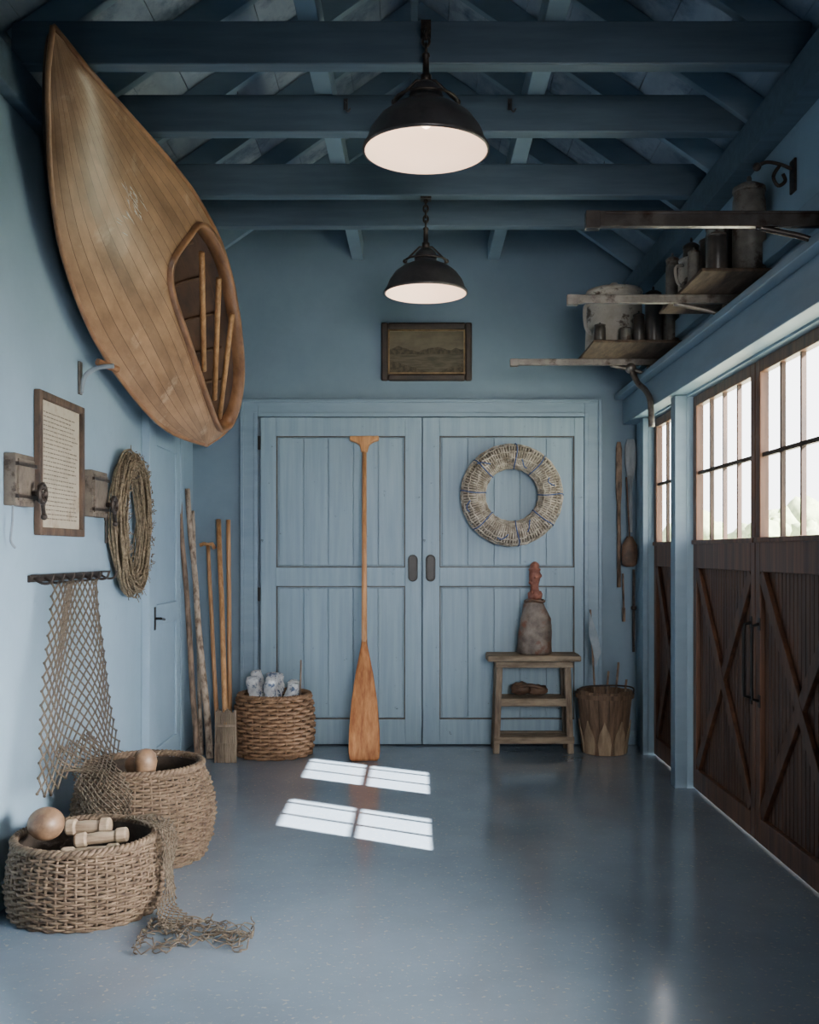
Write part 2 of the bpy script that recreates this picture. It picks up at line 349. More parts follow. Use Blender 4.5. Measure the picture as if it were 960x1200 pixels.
# ---------------------------------------------------------------- garage leaves
def leaf(n,y0,y1,handle=None,cols=4):
    xf=1.635; xb=1.68; st=.065
    w=MB(); zt=2.325
    w.box(xf,xb,y0,y0+st,.01,zt).box(xf,xb,y1-st,y1,.01,zt)
    w.box(xf,xb,y0+st,y1-st,zt-.06,zt).box(xf,xb,y0+st,y1-st,1.31,1.475).box(xf,xb,y0+st,y1-st,.01,.13)
    w.box(xf-.012,xf,y0+.005,y1-.005,1.45,1.475)
    o=struct(w.obj('door_%d'%n,WALNUT,bevel=.004),'dark stained walnut garage door leaf with glazed top','door')
    s=MB(); k=int((y1-y0-2*st)/.045); W=(y1-y0-2*st)/k
    for i in range(k): s.box(xf+.024,xb-.004,y0+st+W*i+.003,y0+st+W*(i+1)-.003,.13,1.31)
    s.box(xb-.004,xb,y0+st,y1-st,.13,1.31)
    s.obj('slatted_panel',WALNUTD,o,bevel=.003,label='dark brown vertical slatted lower panel')
    b=MB(); a0=y0+st+.01;a1=y1-st-.01; xc=xf+.010
    b.obox((xc,a0,.15),(xc,a1,1.30),.07,.022,up=(1,0,0)).obox((xc+.002,a0,1.30),(xc+.002,a1,.15),.07,.022,up=(1,0,0))
    b.obj('cross_brace',WALNUTD,o,bevel=.003,label='crossed dark walnut brace')
    mu=MB(); g0=y0+st;g1=y1-st; z0=1.475;z1=zt-.06
    for i in range(1,cols): 
        yc=g0+(g1-g0)*i/cols; mu.box(xf+.012,xb-.012,yc-.010,yc+.010,z0,z1)
    zc=(z0+z1)/2
    for i in range(cols):
        ya=g0+(g1-g0)*i/cols+(.010 if i else 0); yb_=g0+(g1-g0)*(i+1)/cols-(.010 if i<cols-1 else 0)
        mu.box(xf+.012,xb-.012,ya,yb_,zc-.010,zc+.010)
    mu.obj('muntin_grid',MUNT,o)
    MB().box(xf+.026,xf+.029,g0,g1,z0,z1).obj('window_glass',GLASS,o,label='clear glass panes')
    if handle:
        h=MB(); h.tube([(xf-.002,handle,1.06),(xf-.035,handle,1.05),(xf-.038,handle,1.0),(xf-.038,handle,.76),(xf-.035,handle,.70),(xf-.002,handle,.69)],.008,8)
        h.box(xf-.005,xf,handle-.014,handle+.014,1.03,1.09).box(xf-.005,xf,handle-.014,handle+.014,.66,.72)
        h.obj('pull_handle',BLACK,o,smooth=False,label='slim black iron pull handle')
leaf(4,4.97,6.085,5.02); leaf(5,3.845,4.962,4.90); leaf(6,6.245,7.095,None,3)
# ---------------------------------------------------------------- canoe
Lp=[(62,30,-1.415),(56,90,-1.46),(57,150,-1.50),(60,215,-1.53),(74,300,-1.55),(110,395,-1.55),(158,466,-1.53),(198,505,-1.47),(242,522,-1.36)]
Rp=[(62,30,-1.415),(80,52,-1.38),(104,82,-1.32),(150,133,-1.26),(200,190,-1.19),(236,240,-1.13),(264,300,-1.09),(280,380,-1.09),(283,450,-1.15),(271,498,-1.25),(242,522,-1.36)]
NT=80
LC=resample(cr([PX(*p) for p in Lp],12),NT); RC=resample(cr([PX(*p) for p in Rp],12),NT)
CN=V((.9,-.3,-.3)).normalized()
def ev(C,t):
    x=max(0,min(1,t))*NT; i=min(int(x),NT-1); return C[i].lerp(C[i+1],x-i)
def clampx(p):
    if p.x<-1.635: p.x=-1.635
    return p
def D(t,s,off=0):
    tt=max(0,min(1,t)); return clampx(ev(LC,t).lerp(ev(RC,t),s)+CN*(.085*math.sin(math.pi*s)**.9*max(0,math.sin(math.pi*tt))**.7+off))
def H(t,s):
    return clampx(ev(LC,t).lerp(ev(RC,t),s)-CN*(.30*math.sin(math.pi*s)**.9*max(0,math.sin(math.pi*t))**.6))
def spow(x,p): return math.copysign(abs(x)**p,x)
T0,T1=.41,.905; SC=.77; WL=.33; WR=.20; EX=4.2
def open_w(t):
    u=(t-(T0+T1)/2)/((T1-T0)/2)
    return (1-abs(u)**EX)**(1/EX) if abs(u)<1 else 0
canoe=thing('canoe',(-1.4,5.5,2.1),'weathered varnished plank canoe hung on its side against the blue wall','canoe')
ts=sorted(set([i/70 for i in range(71)]+[T0,T1,T0+.002,T0+.005,T0+.01,T1-.002,T1-.005,T1-.01]))
dk=MB()
def strip(fa,fb,m):
    b=len(dk.v)
    for t in ts:
        for j in range(m+1):
            s=fa(t)+(fb(t)-fa(t))*j/m; dk.v.append(D(t,s)); dk.uv.append((s,t))
    for i in range(len(ts)-1):
        for j in range(m):
            a=b+i*(m+1)+j; dk.f.append((a,a+m+1,a+m+2,a+1))
strip(lambda t:0,lambda t:SC-WL*open_w(t),16); strip(lambda t:SC+WR*open_w(t),lambda t:1,6)
dko=dk.obj('deck',CANOE,canoe,smooth=True,label='tan brown weathered planked deck')
import bmesh
bm=bmesh.new(); bm.from_mesh(dko.data); bmesh.ops.remove_doubles(bm,verts=bm.verts,dist=.0004); bmesh.ops.recalc_face_normals(bm,faces=bm.faces); bm.to_mesh(dko.data); bm.free()
hl=MB(); m=18
for t in [i/70 for i in range(71)]:
    for j in range(m+1): s=j/m; hl.v.append(H(t,s)); hl.uv.append((s,t))
for i in range(70):
    for j in range(m):
        a=i*(m+1)+j; hl.f.append((a,a+m+1,a+m+2,a+1))
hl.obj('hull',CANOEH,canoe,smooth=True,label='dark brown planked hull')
loop=[]; K=96
for k in range(K):
    a=2*math.pi*k/K; c=math.cos(a); sn=math.sin(a)
    t=(T0+T1)/2+(T1-T0)/2*spow(c,2/EX); wv=spow(sn,2/EX)
    loop.append((t,SC+(WR*wv if wv>0 else WL*wv)))
cm=MB()
for t,s in loop:
    for off in (-.10,.026): cm.v.append(D(t,s,off))
for k in range(K):
    k2=(k+1)%K; cm.f.append((2*k,2*k+1,2*k2+1,2*k2))
cm.obj('coaming',CANOER,canoe,smooth=True,solid=.024,label='thick raised wooden cockpit coaming')
MB().tube([D(t/60,0,0) for t in range(61)],.012,6).obj('gunwale',CANOER,canoe,smooth=True)
MB().tube([D(t/60,1,0) for t in range(61)],.012,6).obj('gunwale',CANOER,canoe,smooth=True)
for ta,tb,sa,sb in ((.465,.70,.80,.52),(.545,.80,.86,.56),(.635,.87,.92,.62)):
    MB().tube([D(ta,sa,-.0),D(tb,sb,-.02)],.016,8).obj('thwart',GOLDW,canoe,smooth=True,label='long slim light wood thwart')
for tt in (.48,.56,.64,.72,.80):
    MB().tube([H(tt,s/20)+CN*.012 for s in range(5,19)],.012,6).obj('rib',CANOEH,canoe,smooth=True)
sc=MB()
for k in range(24):
    t=.262+random.gauss(0,.016); s=.53+random.gauss(0,.03); n_=6; a=random.uniform(-.7,.7); ln=random.uniform(.2,1.2)
    pts=[D(t+.012*q*ln*.5+random.uniform(-.001,.001),s+a*.005*q*ln+random.uniform(-.003,.003),.0008) for q in range(n_)]
    r0=random.uniform(.0008,.0035); sc.tube(pts,[.0004,r0*.6,r0,r0*.8,r0*.5,.0004],5)
for k in range(4):
    t=.29+random.gauss(0,.03); s=.34+random.gauss(0,.03)
    sc.tube([D(t+.004*q,s+.008*q,.001) for q in range(4)],[.0004,.0016,.0014,.0004],5)
sc.obj('scuff_mark',SCUFF,canoe,smooth=True,kind='stuff',label='rough pale white scuff scratches')
for (y,z) in ((4.98,2.30),):
    e=thing('wall_bracket',(XL,y,z-.1),'pale metal wall bracket carrying the canoe','bracket')
    MB().box(XL+.001,XL+.012,y-.02,y+.02,z-.13,z+.03).obj('back_plate',STEEL,e,bevel=.002)
    MB().tube(cr([(XL+.01,y,z-.12),(XL+.03,y,z-.04),(XL+.09,y,z+.0),(XL+.17,y,z+.01)],6),.012,8).obj('arm',GREYCL,e,smooth=True)
    MB().tube([(XL+.09,y,z+.03),(XL+.16,y+.1,z+.01)],.018,8).obj('wooden_rest',CANOER,e)
# ---------------------------------------------------------------- pendants
def pendant(x,y,zr,R,ztop,bracket):
    e=thing('pendant_lamp',(x,y,zr),'dark bronze dome pendant lamp with white enamel inside','lamp','pendant lamps')
    k=R/.24
    prof=[(.235,0),(.243,.004),(.240,.016),(.228,.03),(.212,.075),(.180,.12),(.135,.155),(.09,.175),(.068,.182),(.062,.2),(.066,.205),(.06,.235),(.045,.25),(.03,.262),(.0,.264)]
    MB().lathe([(r*k,z*k) for r,z in prof],(x,y,zr),48,cap=False).obj('lamp_shade',BRONZE,e,smooth=True)
    inn=[(.233,.001),(.222,.03),(.205,.07),(.174,.113),(.13,.147),(.085,.165),(.0,.170)]
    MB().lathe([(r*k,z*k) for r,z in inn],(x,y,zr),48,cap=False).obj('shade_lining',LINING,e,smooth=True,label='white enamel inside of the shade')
    MB().ball((x,y,zr+.12*k),.026*k,sc=(1,1,1.2)).tube([(x,y,zr+.13*k),(x,y,zr+.165*k)],.018*k).obj('bulb',BULBM,e,smooth=True)
    z0=zr+.262*k
    MB().lathe([(.012,0),(.02,.004),(.022,.03),(.014,.036),(.012,.10),(.016,.105),(.016,.115),(.006,.12)],(x,y,z0),16).obj('stem',IRON,e,smooth=True)
    r=.12*k; zz=zr+.19*k
    MB().tube([(x+r*math.cos(a*math.pi/12),y+r*math.sin(a*math.pi/12),zz) for a in range(24)],.006,6,closed=True).tube([(x-r,y,zz),(x-r*.3,y,z0+.01),(x+r*.3,y,z0+.01),(x+r,y,zz)],.006,6).ball((x-r,y,zz),.013).ball((x+r,y,zz),.013).obj('yoke',IRON,e,smooth=True)
    zc=z0+.12; ch=MB(); i=0
    while zc<ztop-.03:
        pts=[]
        for q in range(12):
            a=2*math.pi*q/12; u=.013*math.cos(a); v_=.02*math.sin(a)
            pts.append((x+(u if i%2 else 0),y+(0 if i%2 else u),zc+.016+v_))
        ch.tube(pts,.006,6,closed=True); zc+=.029; i+=1
    ch.obj('chain',IRON,e,smooth=True)
    if bracket: MB().box(x-.02,x+.02,y-.01,4.124,ztop-.03,ztop+.01).ball((x,y,ztop-.03),.014).obj('ceiling_bracket',IRON,e)
    else: MB().box(x-.03,x+.03,y-.03,y+.03,ztop-.012,ztop-.0005).ball((x,y,ztop-.018),.014).obj('ceiling_bracket',IRON,e)
    l=bpy.data.lights.new('bulb_light','POINT'); l.energy=3; l.color=(1,.84,.68); l.shadow_soft_size=.06
    lo=bpy.data.objects.new('bulb_light',l); bpy.context.collection.objects.link(lo); lo.location=(x,y,zr+.03)
pendant(.0315,4.06,2.99,.25,3.50,True)
pendant(.043,5.68,2.836,.23,3.37,False)
for px in (405,598):
    x=P(px,108,4.77).x
    e=thing('beam_hook',(x,4.78,3.42),'small dark iron hook on a tie beam','hook','beam hooks')
    MB().box(x-.01,x+.01,4.777,4.789,3.47,3.52).obj('hook_plate',BRONZE,e)
    MB().tube(cr([(x,4.777,3.5),(x,4.75,3.49),(x,4.745,3.46),(x+.014,4.745,3.445),(x+.024,4.745,3.46)],5),.004,6).obj('hook_arm',BRONZE,e,smooth=True)
# ---------------------------------------------------------------- left wall items
XW=XL+.001
def frame_left():
    y0,y1,z0,z1=4.39,4.98,1.477,2.105; t=.035
    e=thing('framed_document',(XW,4.685,z0),'aged handwritten document in a worn dark wooden frame','picture frame')
    MB().box(XW,XW+.03,y0,y0+t,z0,z1).box(XW,XW+.03,y1-t,y1,z0,z1).box(XW,XW+.03,y0+t,y1-t,z0,z0+t).box(XW,XW+.03,y0+t,y1-t,z1-t,z1).obj('frame',FRAMEO,e,bevel=.005)
    MB().box(XW,XW+.012,y0+t,y1-t,z0+t,z1-t).obj('paper',PAPER,e)
    k=MB(); z=z1-t-.05
    while z>z0+t+.03:
        y=y0+t+.05; ind=random.random()<.2
        if ind: y+=.06
        while y<y1-t-.06-(.15*random.random() if random.random()<.3 else 0):
            wl=random.uniform(.012,.045); k.box(XW+.012,XW+.0128,y,y+wl,z-.002+random.uniform(-.001,.001),z+.003); y+=wl+.009
        z-=.0195
    k.obj('handwriting',INK,e,kind='stuff',label='faded rows of small illegible handwriting')
frame_left()
def wallbox(y0,y1,z0,z1,cord):
    e=thing('wall_box',(XW,(y0+y1)/2,z0),'weathered grey-brown wall box, rusty ring knob, '+('pale cord' if cord else 'dark hanging key'),'wall box','weathered wall boxes')
    d=.05
    MB().box(XW,XW+d,y0,y1,z0,z1).box(XW+d,XW+d+.008,y0+.015,y1-.015,z0+.02,z1-.02).obj('case',BOXM,e,bevel=.006)
    MB().box(XW+d,XW+d+.012,y0-.002,y1+.002,z1-.05,z1-.035).box(XW+d,XW+d+.012,y0-.002,y1+.002,z0+.03,z0+.045).obj('iron_band',IRON,e,label='dark iron band')
    yc=y1-.045 ; zc=(z0+z1)/2-.05; k=MB().tube([(XW+d,yc,zc),(XW+d+.05,yc,zc)],.012)
    for i in range(6):
        a=i*math.pi/3; k.ball((XW+d+.045,yc+.032*math.cos(a),zc+.032*math.sin(a)),.013,10,6)
    k.tube([(XW+d+.05,yc+.04*math.cos(a*math.pi/8),zc+.04*math.sin(a*math.pi/8)) for a in range(16)],.009,6,closed=True)
    k.tube([(XW+d+.045,yc,zc),(XW+d+.045,yc+.03,zc-.09)],.009); k.ball((XW+d+.045,yc+.03,zc-.095),.014)
    k.obj('knob',IRON,e,smooth=True,label='rusty iron ring knob')
    if cord:
        MB().tube(cr([(XW+.03,y0+.02,z0),(XW+.04,y0-.01,z0-.07),(XW+.03,y0+.0,z0-.14),(XW+.04,y0+.02,z0-.17)],5),.005,6).obj('cord',GREYCL,e,smooth=True)
    else:
        MB().tube([(XW+.045,yc+.03,z0+.01),(XW+.045,yc+.035,z0-.13)],.006,6).tube([(XW+.045,yc+.035+.018*math.cos(a*math.pi/5),z0+.0+.018*math.sin(a*math.pi/5)) for a in range(10)],.005,6,closed=True).box(XW+.04,XW+.05,yc+.035,yc+.06,z0-.13,z0-.1).obj('key',IRON,e,smooth=False)
wallbox(4.07,4.27,1.59,1.80,True); wallbox(5.03,5.27,1.58,1.81,False)
def coil():
    e=MB()
    for i in range(52):
        cy=5.68+random.uniform(-.01,.01); cz=1.56+random.uniform(-.015,.015); 
        ww=random.uniform(-.06,.06); ry=.25+ww; rz=.345+ww; xx=XW+.025+random.uniform(0,1)*.085*math.sqrt(max(0,1-(ww/.065)**2))
        pts=[]; ph=random.random()*6; am=random.uniform(.003,.012)
        for k in range(48):
            a=2*math.pi*k/48
            pts.append((max(XW+.012,xx+am*math.sin(3*a+ph)),cy+(ry+am*math.sin(9*a+ph))*math.cos(a),cz+(rz+am*math.sin(11*a+ph*2))*math.sin(a)))
        e.tube(pts,.0052,5,closed=True)
    for j in range(420): # frayed fibres
        a=random.random()*6.283; q=random.uniform(-.07,.07); y=5.68+(.25+q)*math.cos(a); z=1.56+(.345+q)*math.sin(a); x=XW+.03+.085*math.sqrt(max(0,1-(q/.072)**2))
        s_=1 if q>0 else -1
        e.tube([(x,y,z),(x+random.uniform(-.004,.018),y+s_*.012*math.cos(a)+random.uniform(-.025,.025),z+s_*.012*math.sin(a)+random.uniform(-.025,.02))],.0022,4)
    return e
c=thing('rope_coil',(XW,5.68,1.1),'fuzzy oval bundle of dark straw-brown twine hanging on the wall','rope')
coil().obj('coiled_rope',ROPE2,c,smooth=True)
MB().tube(cr([(XW,5.68,1.82),(XW+.08,5.68,1.815),(XW+.10,5.68,1.83)],4),.007,6).obj('wall_peg',IRON,c)
e=thing('hook_rail',(XW,4.85,1.25),'dark iron hook rail mounted on the wall','hook rail')
MB().box(XW,XW+.012,4.32,5.32,1.275,1.305).box(XW+.012,XW+.05,4.32,5.32,1.30,1.308).obj('rail',IRON,e,bevel=.002)
for i in range(8):
    y=4.36+i*.13
    MB().tube(cr([(XW+.012,y,1.29),(XW+.05,y,1.27),(XW+.085,y,1.275),(XW+.10,y,1.31)],4),.006,6).obj('hook',IRON,e,smooth=True)
# ---------------------------------------------------------------- fishing net
net=MB()
def netsheet(S,nu,nv,r):
    for par in (0,1):
        for k in range(-nv,nu+nv+1):
            pts=[]
            for j in range(nv+1):
                i=k+j if par==0 else k-j
                if 0<=i<=nu:
                    p=V(S(i/nu,j/nv)); pts.append(p)
                    net.ball(p,r*1.7,5,3)
                else:
                    if len(pts)>1: net.tube(pts,r,5)
                    pts=[]
            if len(pts)>1: net.tube(pts,r,5)
def S1(u,v):
    hw=.30+.32*v**1.1; yc=4.66-.05*v
    z=1.27-(.84+.04*math.sin(u*9))*v - .06*v*(u-.5)
    x=XW+.09+.014*math.sin(u*9+v*2)+.06*v*v
    y=yc+(u-.5)*2*hw+.012*math.sin(v*9+u*4)
    return (x,y,z)
netsheet(S1,12,15,.0044)
def ribbon(cs,hs,amp=.01):
    C=cr(cs,8); Hh=cr(hs,8); n=len(C)-1
    def S(u,v):
        x=v*n; i=min(int(x),n-1); c=C[i].lerp(C[i+1],x-i); h=Hh[i].lerp(Hh[i+1],x-i)
        p=c+h*(u-.5)*2; q=V((noise.noise(p*9),noise.noise(p*9+V((5,0,0))),noise.noise(p*9+V((0,7,0)))))
        return p+q*amp*2
    return S
netsheet(ribbon([(-1.54,4.62,.56),(-1.475,4.54,.475),(-1.40,4.45,.45),(-1.345,4.38,.38),(-1.33,4.362,.28),(-1.34,4.35,.18)],[(.01,.20,0),(.06,.17,0),(.12,-.03,0),(.13,-.04,0),(.12,-.045,0),(.10,-.04,0)],.010),10,16,.0034)
netsheet(ribbon([(-1.16,4.20,.32),(-1.08,4.13,.325),(-1.0,4.06,.30),(-.965,3.99,.2),(-.96,3.93,.09),(-.93,3.85,.03),(-.87,3.78,.025)],[(.03,.06,0),(.03,.06,0),(.02,.05,0),(.012,.035,0),(.015,.035,0),(.04,.04,0),(.07,.06,0)],.014),5,22,.003)
for i in range(46):
    c0=V((random.gauss(-.83,.085),random.gauss(3.71,.055),.012))
    pts=[]; a=random.random()*6
    for k in range(9):
        a+=random.uniform(-1,1); c0=c0+V((math.cos(a)*.03,math.sin(a)*.022,0)); c0.z=random.uniform(.006,.035); 
        c0.x=min(max(c0.x,-1.0),-.60); c0.y=min(max(c0.y,3.55),3.88); pts.append(c0.copy())
    net.tube(cr(pts,2),.0026,4)
o=net.obj('fishing_net',NETM,smooth=True); o['label']='dark brown knotted fishing net draped from the rail over baskets'; o['category']='fishing net'
# ---------------------------------------------------------------- baskets
def basket(c,R,Hh,rows,stakes,label,m,group=None,rf=None,amp=.008):
    cx,cy=c
    e=thing('wicker_basket',(cx,cy,0),label,'basket',group)
    w=MB(); hr=Hh/rows
    for i in range(rows):
        t=(i+.5)/rows; z=t*Hh; r0=rf(t); pts=[]; n=stakes*4; jr=random.uniform(-.003,.003)
        for k in range(n):
            a=2*math.pi*k/n; r=r0+jr+amp*math.cos(stakes/2*a+math.pi*i)+.006*noise.noise(V((a*5,i*3,cx))); zz=z+.006*noise.noise(V((a*3,i,cx)))
            pts.append((cx+r*math.cos(a),cy+r*math.sin(a),max(hr*.5,zz)))
        w.tube(pts,hr*.50,5,closed=True)
    w.obj('woven_wall',m,e,smooth=True)
    s=MB()
    for k in range(stakes):
        a=2*math.pi*(k)/stakes
        s.tube([(cx+rf(t/8)*math.cos(a),cy+rf(t/8)*math.sin(a),.006+t/8*(Hh-.006)) for t in range(9)],.0055,5)
    s.obj('stakes',m,e,smooth=True,kind='stuff')
    rr=rf(1); rm=MB()
    for ph in range(3):
        pts=[]
        for k in range(150):
            a=2*math.pi*k/150; q=a*26+ph*2.094
            pts.append((cx+(rr+.010*math.cos(q))*math.cos(a),cy+(rr+.010*math.cos(q))*math.sin(a),Hh+.006+.010*math.sin(q)))
        rm.tube(pts,.009,5,closed=True)
    rm.obj('braided_rim',m,e,smooth=True)
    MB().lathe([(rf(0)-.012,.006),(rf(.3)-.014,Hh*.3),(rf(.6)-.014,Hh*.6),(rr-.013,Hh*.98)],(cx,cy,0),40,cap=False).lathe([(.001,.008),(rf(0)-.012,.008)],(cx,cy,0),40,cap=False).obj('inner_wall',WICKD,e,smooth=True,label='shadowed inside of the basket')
    return e
basket((-1.31,4.04),.295,.28,24,50,'low round woven basket holding wooden floats',WICK,'large woven baskets',lambda t:.262+.033*math.sin(math.pi*(t*.8+.15)),.006)
basket((-1.265,4.73),.315,.42,34,52,'tall round woven basket draped with net beside the wall',WICK,'large woven baskets',lambda t:.235+.083*math.sin(math.pi*(t*.78+.12)),.006)
basket((-1.0,7.13),.265,.41,16,28,'round wicker basket filled with rolled cloths beside the blue door',WICK2,None,lambda t:.235+.03*math.sin(math.pi*(t*.8+.12)),.013)
def put(mb,name,m,label,cat,group=None,**k):
    o=mb.obj(name,m,**k); o['label']=label; o['category']=cat
    if group: o['group']=group
    return o
put(MB().ball((-1.45,3.99,.345),.070,24,16,(1,1,.92)),'wooden_float',BALLW,'round brown wooden float ball in the low basket','float',smooth=True)
def roller(a,b,r,label):
    a=V(a);b=V(b);d=(b-a); pts=[a,a+d*.04,a+d*.2,a+d*.24,a+d*.5,a+d*.76,a+d*.8,a+d*.96,b]; rr=[r*.8,r,r,r*.72,r*.8,r*.72,r,r,r*.8]
    put(MB().tube(pts,rr,14),'wooden_roller',PALE,label,'wooden roller','turned wooden rollers',smooth=False,bevel=.002)
roller((-1.42,4.14,.29),(-1.24,4.13,.30),.034,'pale turned wooden roller lying in the low basket')
roller((-1.355,4.04,.265),(-1.15,4.06,.285),.03,'pale turned wooden roller lying in the low basket')
roller((-1.36,3.90,.25),(-1.15,3.95,.255),.028,'pale turned wooden roller lying in the low basket')
put(MB().lathe([(.02,.0),(.03,.1),(.045,.16),(.052,.2),(.045,.235),(.025,.255),(.003,.26)],(-1.24,4.66,.25),20),'wooden_mallet',BALLW,'rounded wooden mallet head poking out of the tall basket','mallet',smooth=True)
put(MB().lathe([(.02,.0),(.02,.12),(.03,.15),(.028,.18),(.003,.19)],(-1.34,4.78,.26),16),'wooden_peg',BALLW,'rounded wooden peg standing in the tall basket','peg',smooth=True)
for i,(x,y,z,dx,dz,r) in enumerate(((-1.12,7.08,.38,-.02,.16,.043),(-1.03,7.01,.40,.03,.14,.040),(-.985,7.13,.38,-.03,.18,.040),(-.91,7.06,.36,.05,.14,.040),(-1.10,7.19,.40,-.03,.17,.038),(-.89,7.19,.36,.03,.14,.038),(-1.0,7.26,.38,.02,.16,.036))):
    a=V((x,y,z-.1)); b=V((x+dx,y-.03,z+dz))
    L_=[a.lerp(b,q/10)+V((.006*math.sin(q*1.3+i),.005*math.cos(q+i),0)) for q in range(11)]
    mb=MB().tube(L_,[r*(.9+.12*abs(math.sin(q*1.9+i))) for q in range(11)],18)
    for v_ in mb.v:
        q=noise.noise(v_*38+V((i,0,0))); v_.x+=q*.007; v_.y+=q*.006; v_.z+=q*.006
    tdir=(b-a).normalized(); u=tdir.cross(V((0,1,0))).normalized(); w_=tdir.cross(u)
    mb.tube([b+tdir*.004+(u*math.cos(q*.5)+w_*math.sin(q*.5))*r*(.15+.75*q/40) for q in range(41)],.004,5)
    put(mb,'rolled_cloth',CLOTH,'blue-grey and white patterned rolled cloth in the wicker basket','rolled cloth','rolled cloths',smooth=True)
put(MB().tube([(-.82,7.1,.25),(-.81,7.08,.66)],.006,6),'thin_stick',DARKP,'thin dark stick standing in the wicker basket','stick')
# ---------------------------------------------------------------- paddles
def bigpaddle():
    B=P(427,891,6.88); B.z=.003; T=V((-.386,7.36,2.235))
    e=thing('paddle',B,'long varnished wooden paddle leaning upright against the blue door','paddle')
    ax=(T-B); L=ax.length; ax.normalize(); xv=V((1,0,0)); xv=(xv-ax*xv.dot(ax)).normalized(); nv=ax.cross(xv)
    bl=[(0,.085,.006),(.015,.1,.007),(.06,.106,.008),(.2,.104,.009),(.4,.088,.011),(.58,.062,.013),(.70,.038,.015),(.78,.022,.0165),(.83,.0185,.0175)]
    mb=MB(); n=20
    for d,hw,ht in bl:
        for k in range(n):
            a=2*math.pi*k/n; mb.v.append(B+ax*d+xv*hw*spow(math.cos(a),.8)+nv*ht*math.sin(a))
    for i in range(len(bl)-1):
        for k in range(n):
            k2=(k+1)%n; mb.f.append((i*n+k,i*n+k2,(i+1)*n+k2,(i+1)*n+k))
    mb.f.append(tuple(range(n))[::-1]); mb.f.append(tuple((len(bl)-1)*n+k for k in range(n)))
    mb.obj('blade',PADD,e,smooth=True,label='broad darker varnished blade')
    MB().tube([B+ax*.80,B+ax*1.4,B+ax*(L-.09)],[.0195,.0175,.0165],14).obj('shaft',PADW,e,smooth=True)
    g=MB()
    pr=[(-.105,.002),(-.105,.034),(.105,.034),(.105,.002),(.06,-.014),(.034,-.035),(.021,-.09),(-.021,-.09),(-.034,-.035),(-.06,-.014)]
    g.poly([B+ax*(L-.0+z-.03)+xv*x-nv*.017 for x,z in pr],.034,nv)
    g.obj('grip',PADW,e,bevel=.008,label='flared flat T-shaped grip')
bigpaddle()
def pole(top,bot,r0,r1,m,name,label,cat,wob=.004,extra=None):
    top=V(top);bot=V(bot)
    e=thing(name,bot,label,cat)
    pts=[];rs=[]
    for i in range(17):
        t=i/16; p=bot.lerp(top,t); p=p+V((noise.noise(V((t*4,bot.x*9,0))),noise.noise(V((t*4,bot.x*9,5))),0))*wob*(0 if i in(0,16) else 1); pts.append(p); rs.append(r0+(r1-r0)*t)
    MB().tube(pts,rs,8).obj('shaft',m,e,smooth=True)
    if extra: extra(e,top,bot)
    return e
pole((-1.625,6.94,1.835),(-1.475,6.86,.0),.021,.016,DARKP,'wooden_pole','rough brown mottled pole leaning in the corner','pole',.01)
pole((-1.622,7.2,1.85),(-1.42,6.98,.0),.025,.018,BIRCH,'bamboo_pole','pale tan weathered pole leaning in the corner','pole',.012)
pole((-1.612,7.33,1.70),(-1.50,7.1,.0),.015,.012,BIRCH,'thin_pole','thin pale pole leaning in the corner','pole',.008)
def tg(e,top,bot):
    MB().tube([top+V((-.06,0,-.005)),top+V((-.03,0,.008)),top,top+V((.03,0,.006)),top+V((.05,0,-.03))],.014,8).obj('grip',GOLDW,e,smooth=True)
pole((-1.53,7.46,1.46),(-1.41,7.22,0),.017,.014,GOLDW,'walking_cane','golden wooden cane with curved grip leaning in the corner','cane',.003,tg)
pole((-1.375,7.42,1.64),(-1.34,7.3,0),.017,.016,GOLDW,'golden_pole','golden brown wooden pole leaning against the wall','pole',.003)
def br(e,top,bot):
    x,y=bot.x,bot.y
    o=MB()
    for i in range(11):
        a=x-.062+i*.0124; o.tube([(a*1.0,y,.345+.012*math.sin(i*1.3)),(a+(i-5)*.0006,y+.0,.2),(a+(i-5)*.001,y,.12)],.0075,6,flat=2.6)
    o.box(x-.066,x+.066,y-.024,y+.024,.24,.255)
    o.obj('broom_head',OLDWV,e,smooth=False,label='grey-brown bound broom head')
    b=MB()
    for i in range(13):
        xx=x-.066+i*.011
        for j in range(3): b.tube([(xx,y-.016+j*.016,.13),(xx+random.uniform(-.006,.006),y-.02+j*.02,.002)],.0055,5)
    b.obj('bristles',OLDWV,e,kind='stuff')
pole((-1.452,7.45,1.64),(-1.285,6.84,.25),.019,.018,GOLDW,'broom','short worn broom with golden handle beside the wicker basket','broom',.003,br)
